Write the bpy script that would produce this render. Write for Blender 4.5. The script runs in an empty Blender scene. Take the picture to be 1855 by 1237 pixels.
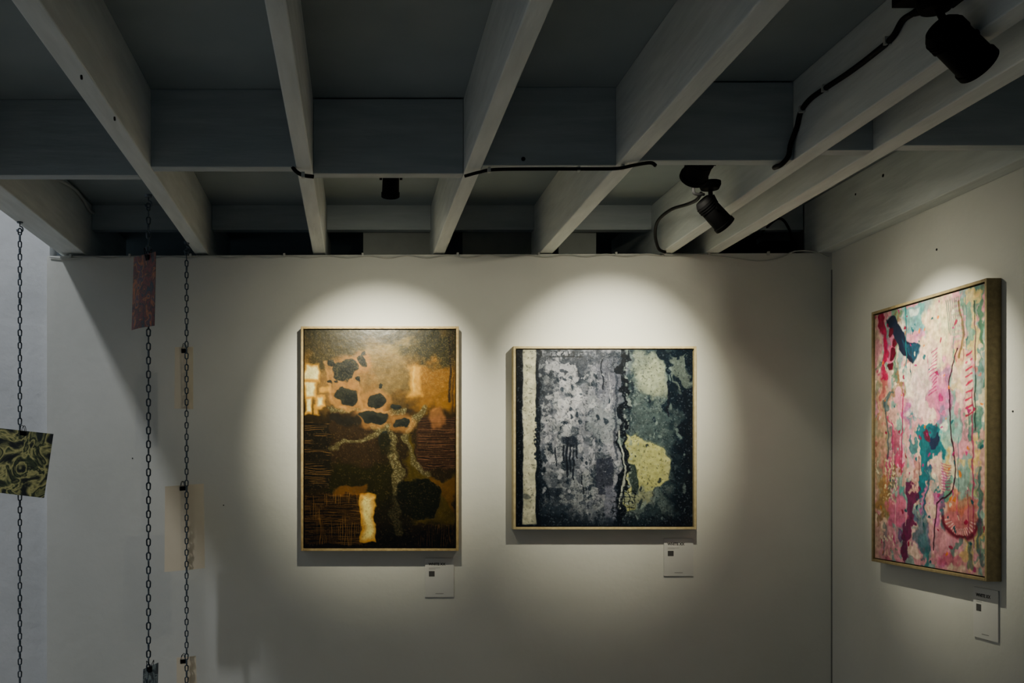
import bpy, math, random
import numpy as np
from mathutils import Vector, Matrix

random.seed(7)
F = 1760.0            # focal length in photo px
U0, V0 = 635.0, 848.0 # principal vanishing point
EYE = 1.5
D = 3.87              # distance camera -> back wall
S = D / F
JB = 2.357            # underside of joists
CZ = 2.58             # ceiling boards
XR = (1507 - U0) * S  # right wall

def pt(u, v, d):
    return Vector(((u - U0) * d / F, d, EYE + (V0 - v) * d / F))

def lin(c):
    out = []
    for x in c[:3]:
        x = x / 255.0
        out.append(x / 12.92 if x <= 0.04045 else ((x + 0.055) / 1.055) ** 2.4)
    return out

# ------------------------------------------------------------------ materials
def new_mat(name):
    m = bpy.data.materials.new(name)
    m.use_nodes = True
    nt = m.node_tree
    b = nt.nodes["Principled BSDF"]
    return m, nt, b

def noise_mat(name, c1, c2, scale=5.0, rough=0.8, bump=0.1, stretch=(1, 1, 1), bscale=60, metallic=0.0,
              lo=0.35, hi=0.65, spec=0.3):
    m, nt, b = new_mat(name)
    tc = nt.nodes.new("ShaderNodeTexCoord")
    mp = nt.nodes.new("ShaderNodeMapping"); mp.inputs["Scale"].default_value = stretch
    n = nt.nodes.new("ShaderNodeTexNoise"); n.inputs["Scale"].default_value = scale
    n.inputs["Detail"].default_value = 6
    r = nt.nodes.new("ShaderNodeValToRGB")
    r.color_ramp.elements[0].position = lo; r.color_ramp.elements[1].position = hi
    r.color_ramp.elements[0].color = (*c1, 1); r.color_ramp.elements[1].color = (*c2, 1)
    nt.links.new(tc.outputs["Object"], mp.inputs[0]); nt.links.new(mp.outputs[0], n.inputs["Vector"])
    nt.links.new(n.outputs["Fac"], r.inputs[0]); nt.links.new(r.outputs[0], b.inputs["Base Color"])
    if bump > 0:
        n2 = nt.nodes.new("ShaderNodeTexNoise"); n2.inputs["Scale"].default_value = bscale
        n2.inputs["Detail"].default_value = 4
        nt.links.new(mp.outputs[0], n2.inputs["Vector"])
        bp = nt.nodes.new("ShaderNodeBump"); bp.inputs["Strength"].default_value = bump
        bp.inputs["Distance"].default_value = 0.01
        nt.links.new(n2.outputs["Fac"], bp.inputs["Height"]); nt.links.new(bp.outputs[0], b.inputs["Normal"])
    b.inputs["Roughness"].default_value = rough
    b.inputs["Metallic"].default_value = metallic
    b.inputs["Specular IOR Level"].default_value = spec
    return m

M_wall = noise_mat("plaster_white", (0.63, 0.635, 0.59), (0.70, 0.70, 0.655), 2.2, 0.75, 0.12, bscale=28)
M_wall2 = noise_mat("plaster_rough", (0.60, 0.61, 0.62), (0.68, 0.69, 0.70), 4, 0.8, 0.35, bscale=18)
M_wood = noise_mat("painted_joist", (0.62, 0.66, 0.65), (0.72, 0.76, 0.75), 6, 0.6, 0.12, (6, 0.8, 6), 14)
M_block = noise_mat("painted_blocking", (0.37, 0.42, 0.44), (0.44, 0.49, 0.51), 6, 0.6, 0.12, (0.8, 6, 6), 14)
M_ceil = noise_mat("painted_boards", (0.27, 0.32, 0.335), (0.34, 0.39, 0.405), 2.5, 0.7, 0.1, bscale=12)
M_infill = noise_mat("raw_board", (0.22, 0.24, 0.23), (0.30, 0.32, 0.31), 5, 0.8, 0.1)
M_floor = noise_mat("concrete_floor", (0.40, 0.39, 0.35), (0.50, 0.48, 0.44), 3, 0.6, 0.15)
M_dark = noise_mat("dark_gap", (0.008, 0.01, 0.012), (0.015, 0.018, 0.02), 5, 0.9, 0)
M_black = noise_mat("black_metal", (0.003, 0.003, 0.0035), (0.005, 0.005, 0.006), 8, 0.7, 0.02, spec=.06)
M_cable = noise_mat("black_cable", (0.006, 0.006, 0.007), (0.010, 0.010, 0.011), 8, 0.6, 0, spec=.12)
M_wcable = noise_mat("white_cable", (0.45, 0.47, 0.45), (0.52, 0.53, 0.5), 8, 0.5, 0)
M_chain = noise_mat("galvanised_chain", (0.04, 0.06, 0.08), (0.12, 0.15, 0.18), 60, 0.42, 0, metallic=0.6)
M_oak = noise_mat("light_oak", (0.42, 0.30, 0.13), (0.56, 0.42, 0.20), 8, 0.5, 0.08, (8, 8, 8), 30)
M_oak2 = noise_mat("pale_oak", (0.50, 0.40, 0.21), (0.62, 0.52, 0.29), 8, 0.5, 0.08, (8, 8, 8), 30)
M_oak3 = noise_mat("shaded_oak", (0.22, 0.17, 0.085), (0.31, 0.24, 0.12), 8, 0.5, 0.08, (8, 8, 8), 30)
M_paper = noise_mat("label_paper", (0.62, 0.62, 0.60), (0.68, 0.68, 0.66), 4, 0.6, 0)
M_ink = noise_mat("ink", (0.01, 0.01, 0.01), (0.02, 0.02, 0.02), 4, 0.7, 0)
M_patch = noise_mat("ink_patch", (0.05, 0.05, 0.05), (0.09, 0.09, 0.09), 4, 0.7, 0)
M_grey = noise_mat("grey_ink", (0.2, 0.2, 0.2), (0.24, 0.24, 0.24), 4, 0.7, 0)
M_cream = noise_mat("cream_card", (0.84, 0.72, 0.53), (0.88, 0.77, 0.58), 6, 0.8, 0)
m_lens, nt, b = new_mat("lamp_lens")
b.inputs["Emission Color"].default_value = (1, 0.9, 0.7, 1); b.inputs["Emission Strength"].default_value = 6
b.inputs["Base Color"].default_value = (0.9, 0.85, 0.7, 1)
M_lens = m_lens

def art_mat(name, cols, scale, dist=2.5):
    m, nt, b = new_mat(name)
    tc = nt.nodes.new("ShaderNodeTexCoord")
    n = nt.nodes.new("ShaderNodeTexNoise"); n.inputs["Scale"].default_value = scale
    n.inputs["Detail"].default_value = 5; n.inputs["Distortion"].default_value = dist
    r = nt.nodes.new("ShaderNodeValToRGB"); r.color_ramp.interpolation = 'LINEAR'
    els = r.color_ramp.elements
    k = len(cols)
    while len(els) < k: els.new(0.5)
    for i, c in enumerate(cols):
        els[i].position = 0.34 + 0.32 * i / (k - 1)
        els[i].color = (*lin(c), 1)
    nt.links.new(tc.outputs["Object"], n.inputs["Vector"])
    nt.links.new(n.outputs["Fac"], r.inputs[0]); nt.links.new(r.outputs[0], b.inputs["Base Color"])
    b.inputs["Roughness"].default_value = 0.6
    return m
M_print1 = art_mat("print_olive", [(8, 12, 14), (14, 20, 20), (40, 46, 34), (120, 120, 76), (196, 188, 120), (70, 82, 50), (16, 22, 18), (140, 142, 90), (30, 40, 36)], 13, 1.2)
M_print2 = art_mat("print_colour", [(16, 40, 60), (24, 14, 22), (120, 34, 28), (34, 18, 24), (170, 90, 30), (24, 44, 60), (110, 40, 50)], 18, 1)
M_print3 = art_mat("print_grey", [(20, 26, 28), (50, 60, 60), (110, 120, 115), (30, 40, 40)], 26, 2)

# ------------------------------------------------------------------ mesh helpers
class MB:
    def __init__(s): s.v = []; s.f = []; s.mi = []; s.mats = []; s.sm = []
    def m(s, mat):
        if mat not in s.mats: s.mats.append(mat)
        return s.mats.index(mat)
    def add(s, verts, faces, mat, smooth=False):
        o = len(s.v); i = s.m(mat)
        s.v += [tuple(x) for x in verts]
        for f in faces:
            s.f.append([o + k for k in f]); s.mi.append(i); s.sm.append(smooth)
    def box(s, x0, x1, y0, y1, z0, z1, mat):
        s.hexa([(x0, y0, z0), (x1, y0, z0), (x1, y1, z0), (x0, y1, z0), (x0, y0, z1), (x1, y0, z1), (x1, y1, z1), (x0, y1, z1)], mat)
    def hexa(s, v, mat):
        s.add(v, [(0, 3, 2, 1), (4, 5, 6, 7), (0, 1, 5, 4), (1, 2, 6, 5), (2, 3, 7, 6), (3, 0, 4, 7)], mat)
    def tube(s, p0, p1, r0, r1, mat, n=24, cap0=True, cap1=True):
        p0 = Vector(p0); p1 = Vector(p1); ax = (p1 - p0).normalized()
        a = ax.orthogonal().normalized(); b = ax.cross(a)
        vs = []
        for p, r in ((p0, r0), (p1, r1)):
            for k in range(n):
                t = 2 * math.pi * k / n
                vs.append(p + (a * math.cos(t) + b * math.sin(t)) * r)
        s.add(vs, [(k, (k + 1) % n, n + (k + 1) % n, n + k) for k in range(n)], mat, True)
        if cap0: s.add(vs[:n], [tuple(reversed(range(n)))], mat)
        if cap1: s.add(vs[n:], [tuple(range(n))], mat)
    def path(s, pts, r, mat, n=8):
        pts = [Vector(p) for p in pts]
        ref = None; rings = []
        for i, p in enumerate(pts):
            t = (pts[min(i + 1, len(pts) - 1)] - pts[max(i - 1, 0)]).normalized()
            if ref is None: ref = t.orthogonal().normalized()
            a = (ref - t * ref.dot(t)).normalized(); ref = a; b = t.cross(a)
            rings.append([p + (a * math.cos(2 * math.pi * k / n) + b * math.sin(2 * math.pi * k / n)) * r for k in range(n)])
        vs = [v for R in rings for v in R]; fs = []
        for i in range(len(pts) - 1):
            for k in range(n):
                fs.append((i * n + k, i * n + (k + 1) % n, (i + 1) * n + (k + 1) % n, (i + 1) * n + k))
        fs.append(tuple(reversed(range(n)))); fs.append(tuple((len(pts) - 1) * n + k for k in range(n)))
        s.add(vs, fs, mat, True)
    def obj(s, name, parent=None, bevel=0.0):
        me = bpy.data.meshes.new(name)
        me.from_pydata(s.v, [], s.f)
        for m in s.mats: me.materials.append(m)
        me.polygons.foreach_set("material_index", s.mi)
        me.polygons.foreach_set("use_smooth", s.sm)
        me.update()
        ob = bpy.data.objects.new(name, me)
        bpy.context.collection.objects.link(ob)
        if parent: ob.parent = parent
        if bevel > 0:
            bv = ob.modifiers.new("bevel", 'BEVEL'); bv.width = bevel; bv.segments = 2; bv.limit_method = 'ANGLE'
        return ob

def smooth_path(pts, k=8):
    pts = [Vector(p) for p in pts]
    P = [pts[0] * 2 - pts[1]] + pts + [pts[-1] * 2 - pts[-2]]
    out = []
    for i in range(1, len(P) - 2):
        for j in range(k):
            t = j / k
            out.append(0.5 * ((2 * P[i]) + (P[i + 1] - P[i - 1]) * t + (2 * P[i - 1] - 5 * P[i] + 4 * P[i + 1] - P[i + 2]) * t * t
                              + (3 * P[i] - P[i - 1] - 3 * P[i + 1] + P[i + 2]) * t ** 3))
    out.append(pts[-1])
    return out

def empty(name):
    e = bpy.data.objects.new(name, None); bpy.context.collection.objects.link(e); e.empty_display_size = 0.05
    return e

# ------------------------------------------------------------------ room shell
XL = (85 - U0) * S
m = MB()
zl, zr = 2.345, 2.357
m.hexa([(XL, D, 0), (XR, D, 0), (XR, D + 0.09, 0), (XL, D + 0.09, 0), (XL, D, zl), (XR, D, zr), (XR, D + 0.09, zr), (XL, D + 0.09, zl)], M_wall)
m.obj("wall_back")
m = MB(); m.box(XR, XR + 0.12, -1.5, 5.2, 0, CZ, M_wall); m.obj("wall_right")
TOP = 5.2
m = MB(); m.box(-3.4, XL, D + 0.035, D + 0.13, 0, TOP, M_wall2); m.obj("wall_recess")
m = MB(); m.box(-3.5, -3.4, -1.5, D + 0.13, 0, TOP, M_wall2); m.obj("wall_left")
m = MB(); m.box(-3.5, XR + 0.12, -1.5, 5.2, -0.1, 0, M_floor); m.obj("floor")
XJ0 = (105 - U0) * S
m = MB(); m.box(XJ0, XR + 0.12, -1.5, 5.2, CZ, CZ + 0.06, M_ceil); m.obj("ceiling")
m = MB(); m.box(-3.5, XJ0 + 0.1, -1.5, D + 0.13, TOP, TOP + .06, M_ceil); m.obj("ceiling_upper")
m = MB(); m.box(XJ0 + 0.02, XJ0 + 0.1, -1.5, D + 0.03, CZ + 0.06, TOP, M_wall2); m.obj("wall_upper")
m = MB(); m.box(XL, XR, 5.1, 5.2, 0, CZ, M_dark); m.obj("wall_far")  # far backing, coloured near-black for the dark gap above the wall

# joists : (left,right) bottom edges, surveyed at two depths
h = JB - EYE
d_near = F * h / V0
d_wall = F * h / (V0 - 458)
joists = [((-84, -24), (105, 152)), ((27, 70), (352, 376)), ((478, 518), (567, 590)), ((960, 1004), (785, 806)),
          ((1379, 1433), (978, 1002)), ((1856, 1907), (1197, 1220)), ((2034, 2090), (1277, 1303))]
JX = []
par = empty("ceiling_joists")
for i, (a, bb) in enumerate(joists):
    xs = []
    for k in (0, 1):
        xn = (a[k] - U0) * d_near / F; xw = (bb[k] - U0) * d_wall / F
        if i in (0, 1, 5, 6): xn = xw
        sl = (xw - xn) / (d_wall - d_near)
        xs.append((xw, sl))
    f = lambda y, k, xs=xs: xs[k][0] + xs[k][1] * (y - d_wall)
    JX.append(f)
    y0, y1 = -1.2, 4.6
    m = MB()
    n = 14; vs = []; fs = []
    for j in range(n + 1):
        y = y0 + (y1 - y0) * j / n
        w = random.uniform(-0.0008, 0.0008)
        zb = JB + random.uniform(-0.0005, 0.0005)
        vs += [(f(y, 0) + w, y, zb), (f(y, 1) + w, y, zb), (f(y, 1) + w, y, CZ), (f(y, 0) + w, y, CZ)]
    for j in range(n):
        o = j * 4
        for q in range(4):
            fs.append((o + q, o + (q + 1) % 4, o + 4 + (q + 1) % 4, o + 4 + q))
    fs += [(3, 2, 1, 0), (n * 4, n * 4 + 1, n * 4 + 2, n * 4 + 3)]
    m.add(vs, fs, M_wood)
    m.obj("joist_%d" % (i + 1), par, 0.003)

# blocking between joists
bv = [318, 303, 315, 300, 291, 273]
for i in range(6):
    y = F * h / (V0 - bv[i])
    x0 = JX[i](y, 1); x1 = JX[i + 1](y, 0)
    m = MB()
    top = CZ - (0.004 if i in (2, 4) else 0)
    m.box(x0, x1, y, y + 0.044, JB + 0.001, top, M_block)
    if i in (2, 4): m.box(x0 + .005, x1 - .005, y + 0.004, y + 0.04, CZ - 0.004, CZ, M_dark)  # dark strip stands in for the shadow gap over the block
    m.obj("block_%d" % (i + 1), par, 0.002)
    m = MB(); x0 = JX[i](4.0, 1); x1 = JX[i + 1](4.0, 0)
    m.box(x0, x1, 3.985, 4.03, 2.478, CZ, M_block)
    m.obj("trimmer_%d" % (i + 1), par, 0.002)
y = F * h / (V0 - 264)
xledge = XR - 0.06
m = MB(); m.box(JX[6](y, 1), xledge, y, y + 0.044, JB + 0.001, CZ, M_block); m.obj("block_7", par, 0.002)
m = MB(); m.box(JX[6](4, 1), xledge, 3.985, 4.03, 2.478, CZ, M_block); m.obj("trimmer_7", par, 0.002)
for k, (u0, u1) in enumerate(((658, 782), (838, 968), (1012, 1080))):
    m = MB(); dd = 4.05
    m.box((u0 - U0) * dd / F, (u1 - U0) * dd / F, dd, dd + 0.02, 2.36, 2.52, M_infill)
    m.obj("infill_%d" % k, par)
m = MB(); m.box(xledge, XR, -1.2, 3.98, JB, CZ, M_wood); m.obj("ledger_beam", None, 0.003)  # ledger beam along the right wall
m = MB()
m.box(XR - 0.0035, XR + 0.0005, D - 0.0035, D + 0.0005, 0.0, 2.29, M_grey)  # thin grey strip stands in for the dark crack in the corner
m.obj("corner_crack")

m = MB()
a = pt(1310, 440, 4.08); 
m.box(a.x, a.x + 0.13, 4.06, 4.2, 2.36, 2.47, M_black)
m.box(a.x + 0.16, a.x + 0.3, 4.06, 4.25, 2.36, 2.45, M_black)
m.path(smooth_path([pt(1380, 420, 4.0), pt(1410, 396, 3.96), pt(1428, 412, 3.95), pt(1440, 452, 3.93)]), 0.005, M_cable)
m.obj("junction_box")

# nail heads / knots
m = MB()
def dot(p, ax, r=0.004):
    p = Vector(p); ax = Vector(ax); m.tube(p - ax * 0.002, p + ax * 0.0012, r, r, M_dark, 10)
def on_side(u, v, X):
    d = F * X / (u - U0); return pt(u, v, d)
for (u, v, r) in ((1600, 318, .006), (1550, 352, .004), (1490, 293, .004)):
    dot(on_side(u, v, xledge), (-1, 0, 0), r)
dot(pt(948, 288, F * h / (V0 - 300)), (0, -1, 0), .006)
for (u, v) in ((208, 215), (148, 140)):
    dot(on_side(u, v, JX[1](3, 1)), (1, 0, 0), .005)
m.obj("nail_heads", par)
m = MB()
dot(on_side(1697, 452, XR), (-1, 0, 0), .004)
dot(on_side(1835, 745, XR), (-1, 0, 0), .003)
for (u, v) in ((405, 915), (240, 830), (950, 905)):
    dot(pt(u, v, D), (0, -1, 0), .0025)
m.obj("wall_nails")

# ------------------------------------------------------------------ chains
def chain(name, u, vtop, d, zend):
    top = pt(u, vtop, d); top.z = JB
    m = MB()
    m.tube(top + Vector((0, 0, 0.004)), top + Vector((0, 0, -0.004)), 0.012, 0.010, M_chain, 12)
    hook = [top + Vector((0, 0, 0)), top + Vector((0, 0, -0.014))]
    for k in range(9):
        t = math.pi * 0.5 - k * math.pi * 1.5 / 8
        hook.append(top + Vector((0.011 * math.cos(t), 0, -0.026 + 0.011 * math.sin(t))))
    m.path(hook, 0.0024, M_chain, 6)
    z = top.z - 0.034
    L, Wd, r = 0.0275, 0.0165, 0.0025
    i = 0
    base = random.uniform(0.2, 0.6)
    while z > zend:
        ang = base + (math.pi / 2 if i % 2 else 0) + random.uniform(-.15, .15)
        ca, sa = math.cos(ang), math.sin(ang)
        nn, kk = 14, 6; vs = []; fs = []
        hw = Wd / 2 - r; hl = L / 2 - r - hw
        for a in range(nn):
            t = 2 * math.pi * a / nn
            cx = hw * math.cos(t); cz = hw * math.sin(t) + (hl if math.sin(t) >= 0 else -hl)
            nx, nz = math.cos(t), math.sin(t)
            for b_ in range(kk):
                q = 2 * math.pi * b_ / kk
                lx = cx + nx * r * math.cos(q); lz = cz + nz * r * math.cos(q); ly = r * math.sin(q)
                vs.append((top.x + lx * ca - ly * sa, top.y + lx * sa + ly * ca, z + lz))
        for a in range(nn):
            for b_ in range(kk):
                fs.append((a * kk + b_, ((a + 1) % nn) * kk + b_, ((a + 1) % nn) * kk + (b_ + 1) % kk, a * kk + (b_ + 1) % kk))
        m.add(vs, fs, M_chain, True)
        z -= L - 2 * r - 0.0005
        i += 1
    return m.obj(name)
chain("hanging_chain", 36, 402, F * h / (V0 - 402), 0.25)
chain("hanging_chain", 269, 355, F * h / (V0 - 355), 0.25)
chain("hanging_chain", 338, 440, F * h / (V0 - 440), 0.25)

def card(name, cs, mat, clip=None, th=0.0014):
    cs = [Vector(c) for c in cs]
    nrm = (cs[1] - cs[0]).cross(cs[3] - cs[0]).normalized()
    if nrm.y > 0: nrm = -nrm
    e = empty(name)
    m = MB()
    n = 10; vs = []; fs = []
    for side in (0, 1):
        for j in range(n + 1):
            t = j / n
            for i in range(n + 1):
                s_ = i / n
                p = cs[0].lerp(cs[1], s_).lerp(cs[3].lerp(cs[2], s_), t)
                p = p + nrm * (0.006 * math.sin(math.pi * s_) * t + side * th)
                vs.append(p)
    N = (n + 1) ** 2
    for j in range(n):
        for i in range(n):
            a = j * (n + 1) + i
            fs.append((a, a + 1, a + n + 2, a + n + 1)); fs.append((N + a, N + a + n + 1, N + a + n + 2, N + a + 1))
    for j in range(n):
        fs.append((j, j + N, j + 1 + N, j + 1)); b0 = n * (n + 1)
        fs.append((b0 + j, b0 + j + 1, b0 + j + 1 + N, b0 + j + N))
        l0 = j * (n + 1); l1 = (j + 1) * (n + 1)
        fs.append((l0, l1, l1 + N, l0 + N)); fs.append((l0 + n, l0 + n + N, l1 + n + N, l1 + n))
    m.add(vs, fs, mat, False)
    m.obj("sheet", e)
    if clip:
        c = Vector(clip); right = (cs[1] - cs[0]).normalized(); up = Vector((0, 0, 1))
        m = MB(); w = 0.011; hh = 0.016
        fr = nrm * 0.007; bk = -nrm * 0.007
        v = [c - right * w - up * hh + nrm * .0025, c + right * w - up * hh + nrm * .0025, c + right * w - up * hh - nrm * .0015, c - right * w - up * hh - nrm * .0015,
             c - right * w + fr, c + right * w + fr, c + right * w + bk, c - right * w + bk]
        m.hexa(v, M_black)
        for sgn in (1, -1):
            b0 = c + nrm * 0.006 * sgn
            m.path(smooth_path([b0 - right * 0.008, b0 - right * 0.005 + up * 0.014 + nrm * .004 * sgn, b0 + up * 0.02 + nrm * .006 * sgn,
                                b0 + right * 0.005 + up * 0.014 + nrm * .004 * sgn, b0 + right * 0.008], 4), 0.0011, M_black, 6)
        m.obj("binder_clip", e)
    return e
d1 = F * h / (V0 - 402); d2 = F * h / (V0 - 355); d3 = F * h / (V0 - 440)
card("hanging_art_print", [pt(-14, 774, d1 - .02), pt(97, 786, d1 - .02), pt(80, 902, d1 - .03), pt(-30, 889, d1 - .03)], M_print1, pt(42, 781, d1 - .02))
card("hanging_art_print", [pt(243, 466, d2 + .08), pt(283, 456, d2 - .06), pt(280, 590, d2 - .07), pt(239, 598, d2 + .07)], M_print2, pt(268, 462, d2 - .014))
card("hanging_art_print", [pt(260, 1212, d2 + .03), pt(287, 1200, d2 - .06), pt(284, 1330, d2 - .07), pt(257, 1345, d2 + .03)], M_print3, pt(272, 1208, d2 - .02))
dc = d3 + .018
card("blank_card", [pt(317, 629, dc), pt(350, 628, dc), pt(350, 741, dc), pt(316, 740, dc)], M_cream, pt(334, 632, dc))
card("blank_card", [pt(299, 881, dc), pt(369, 876, dc), pt(371, 1029, dc), pt(298, 1036, dc)], M_cream, pt(331, 881, dc))
card("blank_card", [pt(320, 1191, dc), pt(355, 1188, dc), pt(358, 1300, dc), pt(321, 1302, dc)], M_cream, pt(332, 1194, dc))

# ------------------------------------------------------------------ cables
def clipbox(m, p, sx=.006, sy=.006, sz=.006):
    m.box(p.x - sx, p.x + sx, p.y - sy, p.y + sy, p.z - sz, p.z + sz, M_wcable)
X5 = JX[5](3, 0)
def s5(u, v, off=0.007):
    d = F * X5 / (u - U0); p = pt(u, v, d); p.x -= off; return p
m = MB()
yb4 = F * h / (V0 - 291)
pts = [s5(1660, 24), s5(1640, 38), s5(1622, 68), s5(1590, 96), s5(1545, 130), s5(1500, 160), s5(1472, 180), s5(1455, 203), s5(1448, 230)]
pts += [Vector((X5 - .012, yb4 - .008, 2.40)), Vector((X5 - .018, yb4 - .008, JB + .01)), Vector((X5 - .03, yb4 + .01, JB - .008)), Vector((X5 - .032, yb4 + .05, JB - .004))]
m.path(smooth_path(pts), 0.0072, M_cable)
for u, v in ((1614, 74), (1500, 160), (1458, 198)):
    p = s5(u, v); clipbox(m, p, .009, .004, .009)
m.obj("power_cable")
m = MB()
pts = [pt(842, 319, 2.80), pt(868, 312, 2.78), pt(900, 307, 2.76), pt(1000, 306, 2.74), pt(1080, 306, 2.74), pt(1120, 305, 2.738), pt(1150, 299, 2.72), pt(1178, 295, 2.70), pt(1188, 300, 2.69)]
m.path(smooth_path(pts), 0.005, M_cable)
for u, v in ((1048, 306), (886, 308), (1128, 303)):
    p = pt(u, v, 2.742); clipbox(m, p, .004, .006, .007)
m.obj("power_cable")
m = MB()
pts = [pt(528, 280, 2.78), pt(528, 295, 2.78), pt(534, 308, 2.77), pt(548, 317, 2.775), pt(568, 320, 2.785)]
m.path(smooth_path(pts), 0.006, M_cable)
p = pt(549, 317, 2.775); clipbox(m, p, .005, .007, .008)
m.obj("power_cable")
m = MB()
pts = [pt(1205, 457, 3.83), pt(1193, 450, 3.80), pt(1187, 425, 3.72), pt(1192, 400, 3.62), pt(1215, 380, 3.5), pt(1245, 370, 3.35), pt(1262, 362, 3.2), pt(1270, 350, 3.15)]
m.path(smooth_path(pts), 0.006, M_cable)
pts = [pt(1275, 352, 3.12), pt(1258, 350, 3.1), pt(1258, 332, 3.08), pt(1275, 312, 3.06), pt(1290, 300, 3.04)]
m.path(smooth_path(pts), 0.005, M_cable)
m.obj("power_cable")
m = MB()
pts = []
for i, u in enumerate(range(90, 1240, 72)):
    pts.append(pt(u, 465.5 - (u - 90) * 0.005, D - .006)); pts.append(pt(u + 36, 469 - (u - 90) * 0.005 + random.uniform(-1, 1.5), D - .006))
pts += [pt(1260, 461, D - .006), pt(1310, 465, D - .008), pt(1370, 473, D - .01), pt(1410, 468, D - .01), pt(1440, 455, D - .01), pt(1475, 456, D - .008), pt(1502, 466, D - .008)]
m.path(smooth_path(pts, 4), 0.0028, M_wcable, 6)
for u in (128, 235, 345, 515, 657, 829, 976, 1116, 1200, 1284, 1392):
    clipbox(m, pt(u, 464 - (u - 90) * .004, D - .006), .004, .006, .007)
m.obj("white_cable")
m = MB()
X0 = JX[0](3, 1)
def s0(u, v):
    d = F * X0 / (u - U0); p = pt(u, v, d); p.x += .008; return p
m.path(smooth_path([s0(92, 322), s0(112, 330), s0(132, 343), s0(148, 362), s0(158, 380), s0(166, 386)]), 0.006, M_wcable)
m.obj("white_cable")

# ------------------------------------------------------------------ spotlights
def lamp(name, center, direction, base, L=0.11, R=0.034, bracket=None):
    c = Vector(center); dv = Vector(direction).normalized(); base = Vector(base)
    e = empty(name)
    p0 = c - dv * L / 2; p1 = c + dv * L / 2
    m = MB()
    m.tube(p0, p0 + dv * 0.012, R * 0.72, R * 0.95, M_black, 32, True, False)
    m.tube(p0 + dv * 0.012, p1 - dv * 0.012, R * 0.95, R, M_black, 32, False, False)
    m.tube(p1 - dv * 0.012, p1, R * 1.08, R * 1.08, M_black, 32, False, False)
    m.tube(p1 - dv * 0.014, p1 - dv * 0.012, R * 1.0, R * 1.08, M_black, 32, False, False)
    m.tube(p1, p1 - dv * 0.03, R * 1.0, R * 0.7, M_black, 32, False, False)
    for k in range(3):
        q = p0 + dv * (0.018 + k * 0.008); m.tube(q, q + dv * 0.003, R * 1.03, R * 1.03, M_black, 32)
    m.obj("housing", e)
    m = MB(); q = p1 - dv * 0.028; m.tube(q, q + dv * 0.002, R * .7, R * .7, M_lens, 24); m.obj("lens", e)
    side = dv.cross(Vector((0, 0, 1))).normalized()
    m = MB()
    piv = c - dv * 0.01
    apex = piv + (base - piv) * 0.55
    for sg in (1, -1):
        a = piv + side * sg * (R * 1.02); b_ = a + side * sg * .004
        m.path([a, b_, b_.lerp(apex + side * sg * R * 0.6, 0.6), apex + side * sg * R * .5, apex], 0.0035, M_black, 6)
        m.tube(a, b_ + side * sg * .004, .008, .008, M_black, 12)
    m.tube(apex, base, 0.007, 0.007, M_black, 12)
    m.obj("yoke", e)
    m = MB(); n = Vector((0, 0, 1))
    m.tube(base - n * 0.014, base + n * 0.0, 0.028, 0.034, M_black, 24)
    m.tube(base, base + n * 0.01, 0.034, 0.034, M_black, 24)
    if bracket: bracket(m)
    m.obj("mount", e)
    return p1

cA = pt(1737, 84, 1.93)
def brA(m):
    m.box(cA.x - .10, cA.x + .05, cA.y - .02, cA.y + .06, JB + .085, JB + .115, M_black)
    m.path(smooth_path([(cA.x - .08, cA.y + .03, JB + .1), s5(1690, 14), s5(1662, 23)]), 0.0085, M_black)
lamp("track_spotlight", cA, (0.80, 0.25, -0.52), (cA.x - .035, cA.y + .02, JB + .075), L=0.122, R=0.038, bracket=brA)
cB = pt(1293, 386, 3.15)
pB = lamp("track_spotlight", cB, (0.66, 0.15, -0.62), (cB.x - .02, cB.y - .02, JB + .055), L=0.115, R=0.032)
cC = Vector((1.065, 2.97, 2.425))
pC = lamp("track_spotlight", cC, (-0.05, 0.80, -0.5), (1.065, 2.93, 2.53), L=0.10, R=0.040)
cD = Vector((0.124, 2.99, 2.385))
pD = lamp("track_spotlight", cD, (0.0, 0.55, -0.8), (0.124, 2.97, 2.50), L=0.10, R=0.0265)

def spot(name, loc, target, power, size, blend, col=(1.0, 0.94, 0.71), rad=0.009):
    l = bpy.data.lights.new(name, 'SPOT'); l.energy = power; l.spot_size = math.radians(size); l.spot_blend = blend
    l.color = col; l.shadow_soft_size = rad
    o = bpy.data.objects.new(name, l); bpy.context.collection.objects.link(o)
    o.location = loc; o.rotation_euler = (Vector(target) - Vector(loc)).to_track_quat('-Z', 'Y').to_euler()
    return o
P1 = Vector(((688 - U0) * S, D, 1.78)); P2 = Vector(((1100 - U0) * S, D, 1.80)); P3 = Vector((XR, 3.13, 1.73))
for loc, P, k in ((pD + Vector((0, .02, -.012)), P1, 1.0), (pC + Vector((0, .02, -.01)), P2, 1.0), (pB + Vector((.012, 0, -.01)), P3, .78)):
    spot("spot_beam", loc, P, 122 * k, 58, 1.0)
    spot("spot_spill", loc, P, 8 * k, 112, 1.0)

def area(name, loc, target, power, sx, sy, col):
    l = bpy.data.lights.new(name, 'AREA'); l.shape = 'RECTANGLE'; l.size = sx; l.size_y = sy; l.energy = power; l.color = col
    o = bpy.data.objects.new(name, l); bpy.context.collection.objects.link(o)
    o.location = loc; o.rotation_euler = (Vector(target) - Vector(loc)).to_track_quat('-Z', 'Y').to_euler()
    return o
area("skylight", (-2.45, 2.2, 5.0), (-0.9, 3.87, 1.3), 62, 0.12, 0.3, (0.93, 0.96, 1.0))

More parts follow.
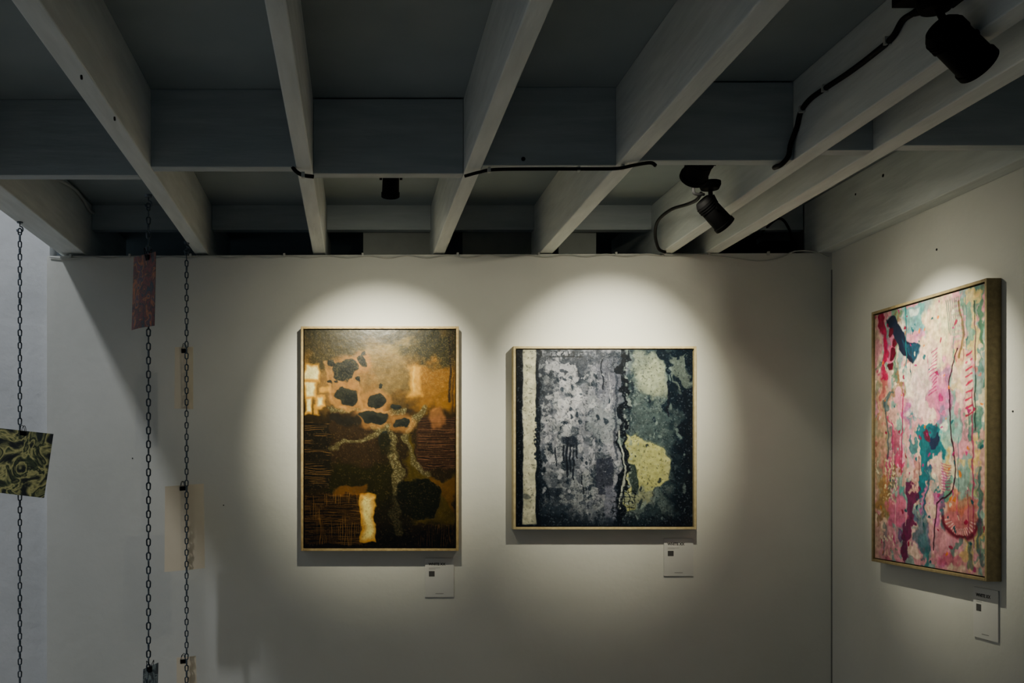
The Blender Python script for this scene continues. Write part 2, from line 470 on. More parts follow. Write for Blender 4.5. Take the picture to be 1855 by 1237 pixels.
# ------------------------------------------------------------------ paintings (procedural pigment laid on a fine grid)
class Canvas:
    def __init__(s, W, H, res, seed, base):
        s.W, s.H = W, H
        s.nx = int(W * res) + 1; s.ny = int(H * res) + 1
        s.X, s.Y = np.meshgrid(np.linspace(0, W, s.nx), np.linspace(0, H, s.ny))
        s.rng = np.random.RandomState(seed)
        s.C = np.zeros((s.ny, s.nx, 3)) + np.array(base, float)
        s.w1 = s.fbm(20, 1, 3) - .5; s.w2 = s.fbm(20, 1, 3) - .5
        s.f1 = s.fbm(7) - .5; s.f2 = s.fbm(7) - .5
    def noise(s, cx, cy=None, rot=True):
        cy = cy or cx
        th = s.rng.uniform(0, 6.28) if (rot and cx == cy) else 0
        ca, sa = math.cos(th), math.sin(th)
        x = (s.X * ca - s.Y * sa) / cx; y = (s.X * sa + s.Y * ca) / cy
        x = x - x.min(); y = y - y.min()
        g = s.rng.rand(int(y.max()) + 4, int(x.max()) + 4)
        i = np.floor(x).astype(int); j = np.floor(y).astype(int)
        fx = x - i; fy = y - j; fx = fx * fx * (3 - 2 * fx); fy = fy * fy * (3 - 2 * fy)
        return (g[j, i] * (1 - fx) + g[j, i + 1] * fx) * (1 - fy) + (g[j + 1, i] * (1 - fx) + g[j + 1, i + 1] * fx) * fy
    def fbm(s, c, ratio=1.0, o=5):
        t = 0; a = 0; w = 1
        for k in range(o):
            cc = max(c / 2 ** k, 1.1)
            t = t + w * s.noise(cc, cc * ratio); a += w; w *= .52
        n = t / a
        return np.clip((n - .5) * 1.7 + .5, 0, 1)
    def ridge(s, c):
        return 1 - np.abs(s.fbm(c) - .5) * 2
    def co(s, rough):
        return s.X + (s.w1 * 1.3 + s.f1 * .30) * rough, s.Y + (s.w2 * 1.3 + s.f2 * .30) * rough
    def mix(s, mask, col, op=1.0):
        mk = np.clip(mask, 0, 1)[..., None] * op
        s.C = s.C * (1 - mk) + np.array(col, float) * mk
    def ell(s, cx, cy, rx, ry, rough=8, soft=.08):
        x, y = s.co(rough)
        r = np.sqrt(((x - cx) / rx) ** 2 + ((y - cy) / ry) ** 2)
        return np.clip((1 - r) / soft + .5, 0, 1)
    def rect(s, x0, y0, x1, y1, rough=4, soft=2):
        x, y = s.co(rough)
        dd = np.minimum(np.minimum(x - x0, x1 - x), np.minimum(y - y0, y1 - y))
        return np.clip(dd / soft + .5, 0, 1)
    def _seg(s, pts, x, y, closed):
        best = np.full(x.shape, 1e9); n = len(pts)
        for k in range(n if closed else n - 1):
            ax, ay = pts[k]; bx, by = pts[(k + 1) % n]
            dx, dy = bx - ax, by - ay; L = dx * dx + dy * dy + 1e-6
            t = np.clip(((x - ax) * dx + (y - ay) * dy) / L, 0, 1)
            best = np.minimum(best, np.hypot(x - ax - t * dx, y - ay - t * dy))
        return best
    def line(s, pts, w, rough=3, soft=1.0):
        x, y = s.co(rough)
        return np.clip((w / 2 - s._seg(pts, x, y, False)) / soft + .5, 0, 1)
    def poly(s, pts, rough=5, soft=1.5):
        x, y = s.co(rough); inside = np.zeros(x.shape, bool); n = len(pts)
        for k in range(n):
            ax, ay = pts[k]; bx, by = pts[(k + 1) % n]
            inside ^= ((ay > y) != (by > y)) & (x < (bx - ax) * (y - ay) / ((by - ay) + 1e-9) + ax)
        best = s._seg(pts, x, y, True)
        return np.clip(np.where(inside, best, -best) / soft + .5, 0, 1)
    def speck(s, mask, c, col, th=.6, op=1.0):
        n = s.noise(c)
        s.mix(mask * np.clip((n - th) * 6, 0, 1), col, op)

def sm(x, a, b):
    t = np.clip((x - a) / (b - a), 0, 1); return t * t * (3 - 2 * t)

def canvas_obj(c, name, parent, origin, ux, uy, gain, gamma, sat):
    ny, nx = c.ny, c.nx
    g = np.clip(c.C, 0, 255) / 255.0
    l = np.where(g <= .04045, g / 12.92, ((g + .055) / 1.055) ** 2.4)
    l = l ** gamma
    lum = (l * np.array([.25, .65, .10])).sum(-1, keepdims=True)
    l = np.clip(lum + (l - lum) * sat, 0.001, None)
    l = np.clip(l * np.array(gain), 0, .9)
    S_ = (c.X / c.W)[..., None]; T_ = (c.Y / c.H)[..., None]
    P = np.array(origin) + S_ * np.array(ux) + T_ * np.array(uy)
    me = bpy.data.meshes.new(name)
    nv = nx * ny
    me.vertices.add(nv); me.vertices.foreach_set("co", P.reshape(-1).astype(np.float32))
    idx = np.arange(nv).reshape(ny, nx)
    q = np.stack([idx[:-1, :-1], idx[1:, :-1], idx[1:, 1:], idx[:-1, 1:]], -1).reshape(-1)
    nf = (nx - 1) * (ny - 1)
    me.loops.add(nf * 4); me.loops.foreach_set("vertex_index", q.astype(np.int32))
    me.polygons.add(nf)
    me.polygons.foreach_set("loop_start", (np.arange(nf) * 4).astype(np.int32))
    me.polygons.foreach_set("loop_total", np.full(nf, 4, np.int32))
    me.update(calc_edges=True)
    at = me.color_attributes.new("pigment", 'FLOAT_COLOR', 'POINT')
    rgba = np.ones((nv, 4), np.float32); rgba[:, :3] = l.reshape(-1, 3)
    at.data.foreach_set("color", rgba.reshape(-1))
    m, nt, b = new_mat(name + "_paint")
    a = nt.nodes.new("ShaderNodeAttribute"); a.attribute_name = "pigment"
    nt.links.new(a.outputs["Color"], b.inputs["Base Color"])
    tc = nt.nodes.new("ShaderNodeTexCoord")
    n = nt.nodes.new("ShaderNodeTexNoise"); n.inputs["Scale"].default_value = 45; n.inputs["Detail"].default_value = 4
    nt.links.new(tc.outputs["Object"], n.inputs["Vector"])
    bp = nt.nodes.new("ShaderNodeBump"); bp.inputs["Strength"].default_value = .2; bp.inputs["Distance"].default_value = .003
    nt.links.new(n.outputs["Fac"], bp.inputs["Height"]); nt.links.new(bp.outputs[0], b.inputs["Normal"])
    b.inputs["Roughness"].default_value = .26; b.inputs["Specular IOR Level"].default_value = .45
    me.materials.append(m)
    ob = bpy.data.objects.new(name, me); bpy.context.collection.objects.link(ob); ob.parent = parent
    return ob

def framed(name, origin, ex, W, H, mat, matside, canv, gain, gamma=1.1, sat=1.2, depth=0.045, fw=0.0095, gap=0.004):
    ex = Vector(ex); ez = Vector((0, 0, -1)); n = ex.cross(Vector((0, 0, 1))).normalized()
    O = Vector(origin); e = empty(name)
    def bx(m, x0, x1, z0, z1, n0, n1, mt):
        g = lambda x, z, q: O + ex * x + ez * z + n * q
        m.hexa([g(x0, z1, n1), g(x1, z1, n1), g(x1, z1, n0), g(x0, z1, n0), g(x0, z0, n1), g(x1, z0, n1), g(x1, z0, n0), g(x0, z0, n0)], mt)
    m = MB()
    bx(m, 0, fw, 0, H, 0.001, depth, mat); bx(m, W - fw, W, 0, H, 0.001, depth, matside)
    bx(m, fw, W - fw, 0, fw, 0.001, depth, mat); bx(m, fw, W - fw, H - fw, H, 0.001, depth, mat)
    m.obj("frame", e, 0.0012)
    m = MB(); bx(m, fw, W - fw, fw, H - fw, 0.002, 0.008, M_dark); m.obj("backing", e)
    i = fw + gap
    m = MB(); bx(m, i, W - i, i, H - i, 0.008, depth - 0.0065, M_dark); m.obj("stretcher", e)
    o2 = O + ex * i + ez * i + n * (depth - 0.006)
    canvas_obj(canv, "canvas", e, o2, ex * (W - 2 * i), ez * (H - 2 * i), gain, gamma, sat)
    return e

# ---- painting 1
c = Canvas(272, 393, 1.35, 11, (46, 36, 16))
X, Y = c.X, c.Y
big = c.fbm(60); med = c.fbm(22); fine = c.fbm(6); grain = c.noise(1.5)
ox, oy = 552, 597
q = lambda *p: [(a - ox, b_ - oy) for a, b_ in p]
c.mix(sm(Y, 190, 60), (112, 82, 34), .9)
c.mix(sm(Y, 190, 60) * sm(med, .35, .7), (140, 102, 50), .6)
c.mix(sm(Y + (big - .5) * 60, 60, 5), (50, 46, 26), .9)
c.mix(c.ell(135, 40, 62, 26, 25, .9), (146, 120, 74), .8)
c.mix(c.ell(165, 28, 26, 12, 16, .6), (174, 146, 86), .5)
c.mix(c.ell(50, 28, 62, 42, 26, .6), (56, 52, 32), .8)
c.mix(c.ell(240, 120, 44, 80, 20, .6), (134, 90, 28), .9)
c.mix(c.ell(235, 28, 48, 32, 20, .5), (42, 42, 26), .85)
c.mix(c.ell(85, 108, 72, 52, 16, .4), (138, 102, 56), .8)
c.mix(c.ell(155, 84, 30, 30, 16, .6), (122, 102, 64), .6)
c.mix(c.rect(188, 64, 212, 118, 7, 8), (214, 156, 56), .8); c.mix(c.rect(196, 66, 200, 112, 5, 3), (250, 204, 110), .5)
c.mix(c.line([(262, 10), (263, 130)], 4, 3, 2), (36, 28, 16), .8); c.mix(c.line([(268, 0), (268, 200)], 3, 3, 2), (50, 34, 16), .6)
# lower darkness
c.mix(sm(Y + (med - .5) * 40, 138, 165), (44, 33, 16), .92)
c.mix(c.rect(205, 158, 275, 252, 8, 5), (74, 48, 32), .8)
c.mix(c.rect(45, 150, 125, 250, 16, 12), (58, 42, 26), .8)
c.mix(c.rect(40, 240, 170, 310, 22, 16), (38, 35, 9), .85)
c.mix(c.poly(q((745, 760), (760, 850), (800, 870), (824, 860), (824, 960), (740, 940), (735, 860)), 12, 6), (84, 68, 20), .85)
c.mix(c.poly(q((770, 855), (800, 872), (824, 862), (824, 930), (800, 900)), 10, 4), (116, 74, 26), .6)
c.mix(sm(Y + (med - .5) * 20, 345, 372), (13, 10, 7), .9)
rows = np.sin(Y * 1.7 + c.noise(26, 5, False) * 7); rows2 = np.sin(Y * 1.15 + c.noise(40, 4, False) * 5)
cols = np.sin(X * 1.5 + c.noise(5, 26, False) * 7)
mk = c.rect(207, 160, 275, 255, 5, 4); c.mix(mk * sm(rows, .1, .8), (26, 16, 12), .8)
c.mix(mk * sm(rows2, .8, 1) * sm(c.noise(30, 4, False), .5, .7), (150, 100, 72), .7)
c.mix(c.ell(240, 158, 14, 18, 8, .4), (176, 116, 66), .6)
mk = c.rect(0, 168, 46, 285, 6, 4); c.mix(mk, (32, 27, 17), .85); c.mix(mk * sm(rows, .4, .95) * sm(c.noise(26, 5, False), .35, .65), (140, 100, 56), .85)
mk = c.rect(0, 296, 104, 388, 5, 3); c.mix(mk, (64, 43, 20), .9)
c.mix(mk * sm(rows2, .1, .8) * sm(c.noise(26, 8, False), .3, .6), (16, 12, 7), .9); c.mix(mk * sm(cols, .4, .95) * sm(c.noise(8, 30, False), .45, .65), (136, 96, 48), .8)
c.mix(mk * sm(rows, .6, 1) * sm(c.noise(24, 5, False), .5, .7), (150, 106, 54), .7)
mk = c.rect(190, 350, 272, 392, 4, 3); c.mix(mk * sm(cols, .6, .95) * sm(c.noise(8, 20, False), .4, .7), (96, 64, 38), .7)
# speckled vein network
sp = c.noise(1.5, None)
for pts, w in ((q((682, 770), (702, 776), (712, 800), (708, 820), (722, 850), (724, 890), (716, 920), (722, 960)), 18),
               (q((700, 775), (660, 795), (620, 800), (600, 815)), 10), (q((735, 800), (745, 770), (765, 745), (770, 735)), 8),
               (q((735, 795), (752, 835), (775, 858)), 11), (q((600, 745), (640, 740), (700, 745), (730, 745)), 9)):
    mk = c.line(pts, w, 9, 4); c.mix(mk, (88, 78, 48), .85); c.mix(mk * sm(sp, .5, .75), (160, 146, 108), .6)
rim = (176, 122, 66)
spots = [(625, 670, 21, 20), (656, 655, 10, 12), (629, 717, 20, 17), (683, 723, 17, 13), (677, 753, 26, 12), (728, 766, 15, 10), (697, 795, 13, 14), (602, 655, 8, 6), (662, 640, 5, 5), (688, 694, 5, 4), (715, 735, 7, 5), (598, 690, 5, 4), (612, 690, 4, 3), (650, 690, 5, 5)]
for (a, b_, rx, ry) in spots[:6]:
    c.mix(c.ell(a - ox, b_ - oy, rx + 9, ry + 9, 8, .35), rim, .65)
c.mix(c.line(q((592, 650), (598, 700), (606, 735), (640, 742)), 5, 8, 3), (190, 136, 74), .7)
c.mix(c.line(q((650, 700), (656, 740), (700, 742)), 5, 8, 3), (190, 136, 74), .7)
for (a, b_, rx, ry) in spots:
    c.mix(c.ell(a - ox, b_ - oy, rx, ry, 8, .1), (38, 42, 36), .93)
    c.mix(c.ell(a - ox + 3, b_ - oy + 3, rx * .6, ry * .6, 8, .6), (24, 28, 26), .6)
c.mix(c.rect(45, 155, 98, 170, 10, 4), (34, 31, 24), .8)
c.mix(c.rect(135, 188, 158, 225, 8, 4), (34, 31, 13), .8)
c.mix(c.ell(205, 306, 40, 38, 10, .08), (19, 21, 10), .95)
c.mix(c.ell(160, 335, 34, 40, 14, .4), (26, 24, 13), .6)
# bright passages
for r in ((0, 62, 27, 92), (0, 92, 22, 122), (2, 120, 14, 152), (22, 116, 40, 142), (28, 102, 46, 112), (18, 132, 26, 152)):
    c.mix(c.rect(*r, 6, 4), (222, 160, 60), .9)
for r in ((3, 66, 24, 88), (3, 96, 18, 118), (4, 124, 11, 146), (26, 122, 34, 136)):
    c.mix(c.rect(*r, 5, 4), (255, 240, 176), .9)
c.mix(c.rect(101, 296, 128, 384, 5, 2), (222, 160, 62), .95); c.mix(c.rect(107, 302, 124, 378, 7, 8), (254, 226, 140), .9)
c.mix(c.rect(52, 282, 112, 300, 9, 5), (156, 98, 38), .6)
c.mix(sm(Y, 170, 60) * sm(grain, .45, .9), (176, 146, 96), .28)
c.speck(sm(Y, 150, 180), 1.8, (120, 94, 60), .72, .35)
c.C *= (0.90 + 0.2 * fine)[..., None]
c1 = c

# ---- painting 2
c = Canvas(321, 322, 1.35, 23, (74, 80, 90))
X, Y = c.X, c.Y; ox, oy = 936, 631
q = lambda *p: [(a - ox, b_ - oy) for a, b_ in p]
big = c.fbm(50); med = c.fbm(20); fine = c.fbm(6); vert = c.fbm(14, 2.2); blot = c.fbm(30)
c.mix(sm(blot, .45, .55), (104, 108, 120), .8)
c.mix(sm(med, .55, .62), (136, 138, 150), .6)
c.mix(sm(med, .40, .34), (40, 48, 60), .75)
c.mix(sm(vert, .58, .64) * sm(X, 200, 170), (168, 168, 178), .6)
c.mix(sm(Y + (big - .5) * 110, 215, 290), (48, 56, 66), .6)
c.mix(sm(X + (big - .5) * 40, 185, 210), (48, 62, 68), .9)
c.mix(sm(X + (med - .5) * 30, 190, 210) * sm(c.fbm(26), .48, .56), (92, 104, 104), .8)
c.mix(sm(X + (med - .5) * 50, 260, 305), (15, 28, 40), .9)
c.mix(c.ell(120, 22, 70, 22, 30, .4), (44, 50, 62), .75)
c.mix(c.ell(50, 60, 14, 60, 20, .4), (46, 52, 62), .7)
c.mix(c.ell(92, 70, 28, 70, 30, .3) * sm(c.fbm(16), .42, .5), (184, 184, 192), .75)
c.mix(c.ell(66, 130, 40, 90, 40, .4) * sm(c.fbm(10), .52, .58), (176, 178, 184), .6)
c.mix(c.ell(160, 130, 32, 42, 22, .25), (128, 134, 142), .7)
c.mix(c.ell(163, 65, 24, 44, 18, .4), (106, 108, 122), .7)
c.mix(c.ell(112, 262, 46, 40, 30, .4) * sm(c.fbm(12), .48, .55), (150, 154, 158), .65)
rg = c.ridge(24); c.mix(sm(rg, .93, .985) * sm(X, 40, 50), (30, 38, 50), .5)
rg = c.ridge(16); c.mix(sm(rg, .94, .99) * sm(X, 205, 190), (186, 188, 194), .35)
c.mix(c.poly(q((1150, 640), (1180, 632), (1205, 640), (1216, 690), (1200, 720), (1165, 712), (1150, 690)), 22, 10), (134, 142, 128), .85)
c.mix(c.ell(248, 46, 20, 28, 20, .6), (170, 176, 150), .6)
c.mix(c.poly(q((1215, 645), (1250, 640), (1257, 690), (1240, 720), (1225, 690)), 16, 4), (110, 120, 114), .8)
for pts, w in ((q((1200, 632), (1212, 660), (1218, 700), (1208, 740)), 12), (q((1228, 632), (1232, 650)), 8), (q((1205, 640), (1235, 640)), 8), (q((1230, 680), (1245, 705), (1257, 715)), 10), (q((1240, 632), (1252, 660)), 5), (q((1215, 700), (1235, 740)), 12)):
    c.mix(c.line(pts, w, 12, 2), (16, 30, 42), .95)
c.mix(c.poly(q((1138, 720), (1175, 730), (1200, 760), (1195, 800), (1150, 790)), 20, 8), (74, 86, 90), .7)
c.mix(c.rect(225, 110, 285, 190, 30, 14), (78, 92, 94), .6)
ygp = q((1136, 784), (1160, 788), (1178, 806), (1206, 812), (1216, 838), (1212, 868), (1190, 886), (1172, 912), (1138, 926), (1130, 905), (1128, 850))
c.mix(c.poly([(a + (a - 236) * .06, b_ + (b_ - 225) * .06) for a, b_ in ygp], 12, 3), (104, 114, 98), .6)
yg = c.poly(ygp, 8, 1.6)
c.mix(yg, (174, 174, 120), .97); c.mix(yg * sm(med, .5, .65), (150, 154, 112), .6); c.mix(yg * sm(X, 262, 285), (182, 180, 146), .5)
c.mix(c.poly(q((1138, 838), (1152, 842), (1160, 870), (1158, 895), (1146, 895), (1140, 868)), 4, 2), (50, 62, 62), .95)
c.mix(c.ell(225, 270, 34, 12, 18, .4), (112, 120, 118), .6)
c.mix(c.poly(q((1232, 720), (1257, 700), (1260, 955), (1222, 955), (1238, 860)), 18, 5), (16, 26, 38), .9)
# dark vertical seam
c.mix(c.line([(194, 0), (192, 60), (196, 130), (193, 200), (190, 322)], 14, 14, 2), (13, 20, 30), .96)
c.mix(c.line([(180, 40), (181, 200)], 4, 5, 2), (42, 48, 60), .7)
c.speck(c.line([(202, 0), (202, 322)], 12, 8, 4), 3.5, (160, 170, 166), .6, .7)
c.mix(c.line([(188, 150), (197, 230), (188, 290)], 3, 5, 1), (196, 200, 190), .8)
c.mix(c.rect(147, 198, 174, 268, 6, 2), (46, 50, 64), .85); c.mix(c.rect(160, 250, 184, 320, 6, 3), (118, 120, 136), .7)
mk = c.rect(176, 255, 218, 312, 8, 4); lat = np.maximum(np.sin((X + c.f1 * 5) * .62), np.sin((Y + c.f2 * 5) * .66))
c.mix(mk * sm(lat, .8, .95), (16, 24, 34), .9)
mk = c.rect(225, 300, 315, 322, 4, 3); c.mix(mk * sm(lat, .7, .95), (26, 36, 48), .7)
for (a, b0, b1, w) in ((91, 160, 232, 4), (97, 172, 220, 3), (103, 168, 238, 3), (86, 175, 205, 3), (155, 20, 70, 3), (72, 180, 210, 2.5), (120, 230, 262, 2.5), (109, 170, 196, 3), (275, 60, 120, 3)):
    c.mix(c.line([(a, b0), (a + 1, b1)], w, 4, 1), (24, 30, 42), .9)
for (a, b0, b1, w) in ((168, 40, 110, 1.6), (140, 170, 220, 1.6), (128, 250, 300, 1.6)):
    c.mix(c.line([(a, b0), (a + 1, b1)], w, 4, 1), (180, 182, 192), .5)
c.mix(c.ell(97, 165, 13, 9, 8, .3), (30, 36, 48), .85)
c.mix(c.rect(34, 222, 58, 322, 18, 5), (24, 34, 46), .9); c.mix(c.ell(62, 300, 34, 12, 16, .4), (40, 50, 62), .7)
c.mix(c.ell(66, 262, 20, 8, 8, .3), (30, 38, 50), .7)
c.mix(sm(Y + (med - .5) * 24, 298, 318), (16, 26, 38), .75)
for k in range(120):
    a, b_ = c.rng.uniform(45, 315), c.rng.uniform(0, 315); r = c.rng.uniform(1.2, 4)
    lt = c.rng.rand() < .5
    col = ((176, 178, 186) if a < 190 else (120, 134, 132)) if lt else (20, 30, 42)
    c.mix(c.ell(a, b_, r, r * c.rng.uniform(.8, 2.4), 9, .4), col, .7)
# left strips
c.mix(c.rect(-8, -8, 11, 330, 2, 1.5), (14, 20, 28), .97)
c.mix(c.rect(33, -8, 43, 330, 6, 3), (18, 26, 36), .92)
c.mix(c.rect(12, -8, 35, 319, 2, 1.5), (206, 204, 182), 1); c.mix(c.rect(12, -8, 35, 319, 2, 1.5) * sm(c.fbm(14), .5, .7), (184, 186, 166), .6)
c.speck(c.rect(30, 110, 38, 200, 5, 2), 3, (26, 34, 46), .5, .9)
c.mix(c.ell(18, 268, 8, 5, 4, .4), (70, 76, 80), .6)
mk = c.rect(55, 2, 120, 14, 3, 2); c.mix(mk * sm(lat, .6, .9), (18, 26, 38), .85)
c.speck(1.0 + 0 * X, 1.9, (180, 184, 190), .74, .3); c.speck(1.0 + 0 * X, 2.4, (16, 22, 32), .74, .4)
c.C *= (0.88 + 0.24 * fine)[..., None]
c2 = c

# ---- painting 3 (local frame 300 x 430)
XF = XR - 0.045
dn, df = 2.866, 3.487
def L3(u, v):
    d = F * XF / (u - U0)
    z = EYE + (V0 - v) * d / F
    return ((df - d) / (df - dn) * 300, (2.054 - z) / (2.054 - 1.172) * 430)
def Q3(*p): return [L3(*a) for a in p]
c = Canvas(300, 430, 1.2, 37, (204, 164, 156))
X, Y = c.X, c.Y
big = c.fbm(55); med = c.fbm(20, 1.6); fine = c.fbm(6)
c.mix(sm(big, .45, .6), (222, 194, 176), .9)
c.mix(sm(c.fbm(40, 1.5), .5, .58), (208, 138, 160), .7)
c.mix(sm(c.fbm(36, 1.8), .58, .64), (110, 160, 154), .7)
pal_l = [(186, 64, 110), (220, 146, 168), (230, 204, 180), (140, 110, 80), (108, 136, 112), (178, 84, 112), (84, 104, 106)]
pal_m = [(222, 168, 184), (84, 156, 152), (232, 212, 194), (184, 104, 158), (52, 112, 120), (230, 190, 178), (172, 120, 112), (110, 70, 116)]
pal_r = [(232, 210, 180), (196, 124, 114), (218, 188, 124), (108, 150, 130), (208, 140, 146), (152, 118, 126), (76, 122, 114)]
for k in range(280):
    a, b_ = c.rng.uniform(0, 300), c.rng.uniform(0, 430)
    pal = pal_l if a < 80 else (pal_m if a < 200 else pal_r)
    col = pal[c.rng.randint(len(pal))]
    if c.rng.rand() < .45: mk = c.ell(a, b_, c.rng.uniform(3, 13), c.rng.uniform(5, 20), 22, .15)
    else:
        w_, h_ = c.rng.uniform(1.5, 9), c.rng.uniform(5, 32); mk = c.rect(a - w_, b_ - h_, a + w_, b_ + h_, 20, 2)
    c.mix(mk, col, c.rng.uniform(.5, .9))
c.mix(c.ell(*L3(1695, 600), 46, 60, 26, .5), (236, 220, 178), .8)
c.mix(c.ell(*L3(1676, 660), 34, 40, 26, .3), (234, 202, 190), .7)
c.mix(c.poly(Q3((1630, 552), (1668, 545), (1668, 590), (1640, 600)), 10, 3), (104, 166, 164), .8)
c.mix(c.poly(Q3((1644, 556), (1662, 552), (1660, 566), (1646, 570)), 4, 2), (216, 224, 216), .8)
c.mix(c.poly(Q3((1600, 575), (1616, 568), (1640, 612), (1664, 622), (1650, 660), (1625, 632)), 5, 2), (22, 30, 52), .96)
c.mix(c.poly(Q3((1628, 612), (1666, 622), (1652, 658)), 6, 3), (34, 74, 94), .8)
c.mix(c.line(Q3((1592, 572), (1600, 640), (1592, 720)), 13, 12, 2), (170, 28, 74), .85)
for (u, v) in ((1608, 600), (1612, 640), (1609, 662), (1614, 622)): c.mix(c.ell(*L3(u, v), 8, 8, 8, .2), (90, 12, 36), .95)
c.mix(c.line(Q3((1637, 552), (1638, 690)), 3, 3, 1), (40, 114, 120), .9)
c.mix(c.line(Q3((1632, 690), (1628, 860)), 3, 3, 1), (160, 40, 90), .8)
c.mix(c.poly(Q3((1584, 690), (1600, 680), (1606, 900), (1582, 930)), 16, 4), (186, 152, 118), .6)
c.mix(c.line(Q3((1600, 720), (1604, 840)), 5, 8, 2), (60, 80, 90), .7)
c.mix(c.ell(*L3(1600, 905), 22, 36, 22, .3), (166, 124, 72), .7)
c.mix(c.ell(*L3(1658, 720), 32, 34, 26, .2), (236, 204, 202), .85)
c.mix(c.ell(*L3(1640, 690), 18, 22, 20, .3), (238, 222, 204), .7)
c.mix(c.ell(*L3(1700, 705), 26, 40, 26, .2), (200, 90, 156), .45)
c.mix(c.ell(*L3(1742, 690), 20, 40, 26, .3), (232, 214, 190), .6)
c.mix(c.poly(Q3((1660, 770), (1690, 760), (1706, 790), (1696, 830), (1680, 850), (1668, 900), (1655, 900), (1664, 840)), 20, 3), (18, 106, 120), .95)
c.mix(c.line(Q3((1690, 760), (1682, 820), (1672, 940)), 7, 14, 3), (20, 84, 104), .8)
c.mix(c.ell(*L3(1688, 800), 13, 15, 16, .2), (16, 36, 74), .95); c.mix(c.ell(*L3(1676, 790), 8, 12, 10, .3), (112, 16, 56), .9)
c.mix(c.ell(*L3(1715, 790), 24, 24, 24, .3), (140, 192, 182), .7); c.mix(c.ell(*L3(1706, 770), 10, 10, 10, .3), (240, 230, 214), .8)
c.mix(c.poly(Q3((1640, 880), (1662, 890), (1650, 960), (1640, 1020), (1628, 1018), (1636, 950)), 18, 3), (98, 20, 70), .9)
c.mix(c.ell(*L3(1620, 930), 30, 30, 24, .3), (206, 104, 140), .85)
c.mix(c.ell(*L3(1666, 960), 20, 34, 24, .3), (66, 104, 118), .7)
c.mix(c.ell(*L3(1700, 990), 28, 30, 24, .3), (212, 146, 162), .8); c.mix(c.ell(*L3(1720, 1020), 30, 14, 16, .3), (186, 76, 112), .6)
cx, cy = L3(1738, 940)
xx, yy = c.co(4)
r = np.hypot((xx - cx) / 46, (yy - cy) / 32); ang = np.arctan2(Y - cy, X - cx)
c.mix(c.ell(cx, cy + 6, 42, 26, 8, .3), (184, 104, 108), .8)
ring = np.exp(-((r - .95) / .1) ** 2) * sm(Y, cy - 4, cy + 2); c.mix(ring, (100, 16, 44), .95)
c.mix((r < .85) * sm(np.sin(ang * 34), .2, .6) * sm(Y, cy, cy + 6) * (r > .55), (236, 190, 190), .85)
c.mix(c.ell(cx, cy - 22, 36, 12, 16, .4), (196, 112, 82), .6)
fx, fy = L3(1722, 560)
for k in range(7):
    c.mix(c.line([(fx - 14 + k * 5, fy - 20), (fx - 6 + k * 4, fy + 34 + 4 * math.sin(k))], 2, 2, 1), (110, 130, 120), .85)
c.mix(c.ell(fx + 14, fy + 16, 16, 34, 6, .15) * sm(np.sin(Y * .8), -.2, .2), (170, 176, 150), .75)
for k in range(9):
    a, b_ = L3(1752, 640 + k * 14); c.mix(c.line([(a - 4, b_), (a + 9, b_ - 5)], 3, 3, 1), (176, 36, 76), .9)
for k in range(12):
    a, b_ = L3(1690, 635 + k * 7); c.mix(c.line([(a - 10 + 5 * math.sin(k), b_), (a + 6, b_ - 6)], 2, 3, 1), (160, 40, 100), .75)
for k in range(10):
    a, b_ = L3(1712, 840 + k * 5); c.mix(c.line([(a - 14, b_), (a + 10, b_ + 3)], 1.6, 3, 1), (150, 50, 100), .6)
c.mix(c.line(Q3((1735, 545), (1742, 600), (1738, 640)), 5, 6, 2), (90, 74, 44), .75)
c.mix(c.line(Q3((1733, 628), (1722, 660), (1716, 690), (1717, 740), (1722, 790), (1729, 850), (1724, 890), (1694, 915), (1690, 960), (1688, 1000)), 3, 3, 1), (50, 8, 34), .95)
c.mix(c.line(Q3((1764, 540), (1766, 640), (1765, 780)), 2.4, 3, 1), (24, 54, 46), .9)
c.mix(c.line(Q3((1760, 700), (1762, 980)), 3, 4, 1), (140, 40, 80), .7)
c.mix(c.line(Q3((1775, 540), (1777, 620)), 7, 10, 2), (50, 106, 80), .8)
c.mix(c.line(Q3((1770, 850), (1776, 1030)), 9, 12, 3), (50, 86, 90), .7)
c.mix(c.line(Q3((1750, 980), (1756, 1036)), 12, 12, 3), (60, 96, 80), .6)
for k in range(22):
    a = c.rng.uniform(10, 290); b0 = c.rng.uniform(0, 330)
    c.mix(c.line([(a, b0), (a + 1, b0 + c.rng.uniform(30, 90))], c.rng.uniform(1.0, 2.2), 3, .8),
          [(120, 26, 80), (30, 90, 100), (60, 40, 60), (190, 60, 120), (236, 220, 200)][k % 5], .65)
for k in range(10):
    c.mix(c.ell(*L3(1590 + k * 2.5, 975 + (k % 3) * 3), 2.5, 2.5, 2, .3), (240, 222, 200), .9)
for k in range(110):
    c.mix(c.ell(c.rng.uniform(0, 300), c.rng.uniform(0, 430), c.rng.uniform(1.2, 4), c.rng.uniform(1.5, 5), 8, .3),
          [(140, 20, 60), (20, 80, 92), (240, 228, 200), (210, 120, 50), (170, 40, 110)][k % 5], .85)
mk = c.ell(*L3(1610, 870), 22, 40, 16, .3); c.speck(mk, 3.2, (240, 222, 180), .55, .8)
c.C *= (0.86 + 0.28 * fine)[..., None]
c.C *= (0.94 + 0.12 * c.fbm(4, 8))[..., None]
c3 = c

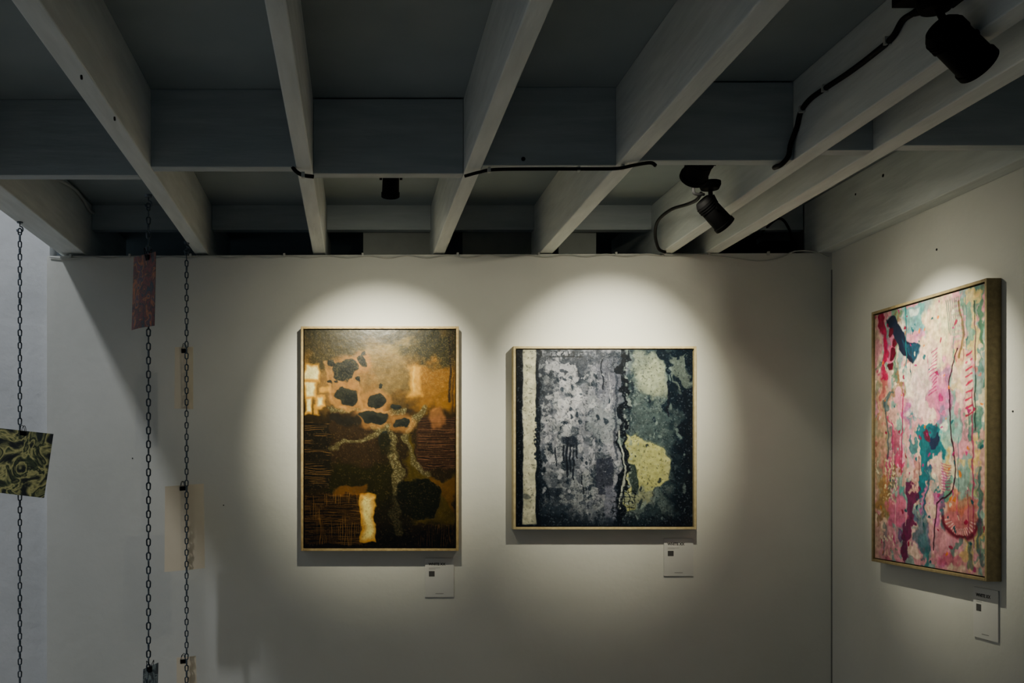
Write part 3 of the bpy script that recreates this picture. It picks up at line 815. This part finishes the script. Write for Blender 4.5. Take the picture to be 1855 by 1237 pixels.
tl = lambda u, v: Vector(((u - U0) * (D - .045) / F, D, EYE + (V0 - v) * (D - .045) / F))
a, b_ = tl(545, 591), tl(831, 998)
framed("framed_painting", a, (1, 0, 0), b_.x - a.x, a.z - b_.z, M_oak, M_oak, c1, (.70, .76, .78), 1.12, 1.0)
a, b_ = tl(930, 627), tl(1262, 959)
framed("framed_painting", a, (1, 0, 0), b_.x - a.x, a.z - b_.z, M_oak2, M_oak2, c2, 0.80, 1.12, 1.05)
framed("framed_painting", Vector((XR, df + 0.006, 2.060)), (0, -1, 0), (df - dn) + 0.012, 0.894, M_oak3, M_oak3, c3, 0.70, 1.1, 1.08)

# ------------------------------------------------------------------ wall labels
def label(name, O, ex, W, H, text):
    ex = Vector(ex); n = ex.cross(Vector((0, 0, 1))).normalized(); ez = Vector((0, 0, -1)); O = Vector(O)
    e = empty(name)
    g = lambda x, z, q: O + ex * x + ez * z + n * q
    def bx(m, x0, x1, z0, z1, n0, n1, mt):
        m.hexa([g(x0, z1, n1), g(x1, z1, n1), g(x1, z1, n0), g(x0, z1, n0), g(x0, z0, n1), g(x1, z0, n1), g(x1, z0, n0), g(x0, z0, n0)], mt)
    m = MB(); bx(m, 0, W, 0, H, 0.001, 0.005, M_paper); m.obj("card", e)
    m = MB()
    bx(m, W * .13, W * .33, H * .33, H * .47, .005, .0054, M_patch)
    bx(m, W * .13, W * .52, H * .245, H * .252, .005, .0054, M_grey)
    bx(m, W * .13, W * .36, H * .275, H * .282, .005, .0054, M_grey)
    bx(m, W * .36, W * .64, H * .905, H * .918, .005, .0054, M_grey)
    m.obj("print", e)
    cu = bpy.data.curves.new("title", 'FONT'); cu.body = text; cu.size = W * .12; cu.offset = W * .004; cu.extrude = 0.0002
    t = bpy.data.objects.new("title", cu); bpy.context.collection.objects.link(t); t.parent = e
    cu.materials.append(M_ink)
    rot = Matrix((ex, Vector((0, 0, 1)), n)).transposed().to_4x4()
    t.matrix_world = Matrix.Translation(g(W * .12, H * .18, .0053)) @ rot
lw = lambda u, v: Vector(((u - U0) * S, D, EYE + (V0 - v) * S))
a, b_ = lw(770, 1011), lw(822, 1081)
label("wall_label", a, (1, 0, 0), b_.x - a.x, a.z - b_.z, "WHITE XX")
a, b_ = lw(1202, 975), lw(1255, 1043)
label("wall_label", a, (1, 0, 0), b_.x - a.x, a.z - b_.z, "WHITE XX")
y0 = F * XR / (1766 - U0); y1 = F * XR / (1811 - U0)
z0 = EYE - (1062 - V0) * y0 / F; z1 = EYE - (1152 - V0) * y0 / F
label("wall_label", (XR, y0, z0), (0, -1, 0), y0 - y1, z0 - z1, "WHITE XX")

# ------------------------------------------------------------------ world + camera
w = bpy.data.worlds.new("world"); bpy.context.scene.world = w; w.use_nodes = True
bg = w.node_tree.nodes["Background"]
bg.inputs[0].default_value = (0.66, 0.84, 0.98, 1); bg.inputs[1].default_value = 0.075

cam = bpy.data.cameras.new("camera"); co = bpy.data.objects.new("camera", cam); bpy.context.collection.objects.link(co)
co.location = (0, 0, EYE); co.rotation_euler = (math.radians(90), 0, 0)
cam.sensor_width = 36; cam.sensor_fit = 'HORIZONTAL'; cam.lens = F * 36 / 1855
cam.shift_x = (927.5 - U0) / 1855; cam.shift_y = (V0 - 618.5) / 1855
cam.clip_start = 0.02
bpy.context.scene.camera = co
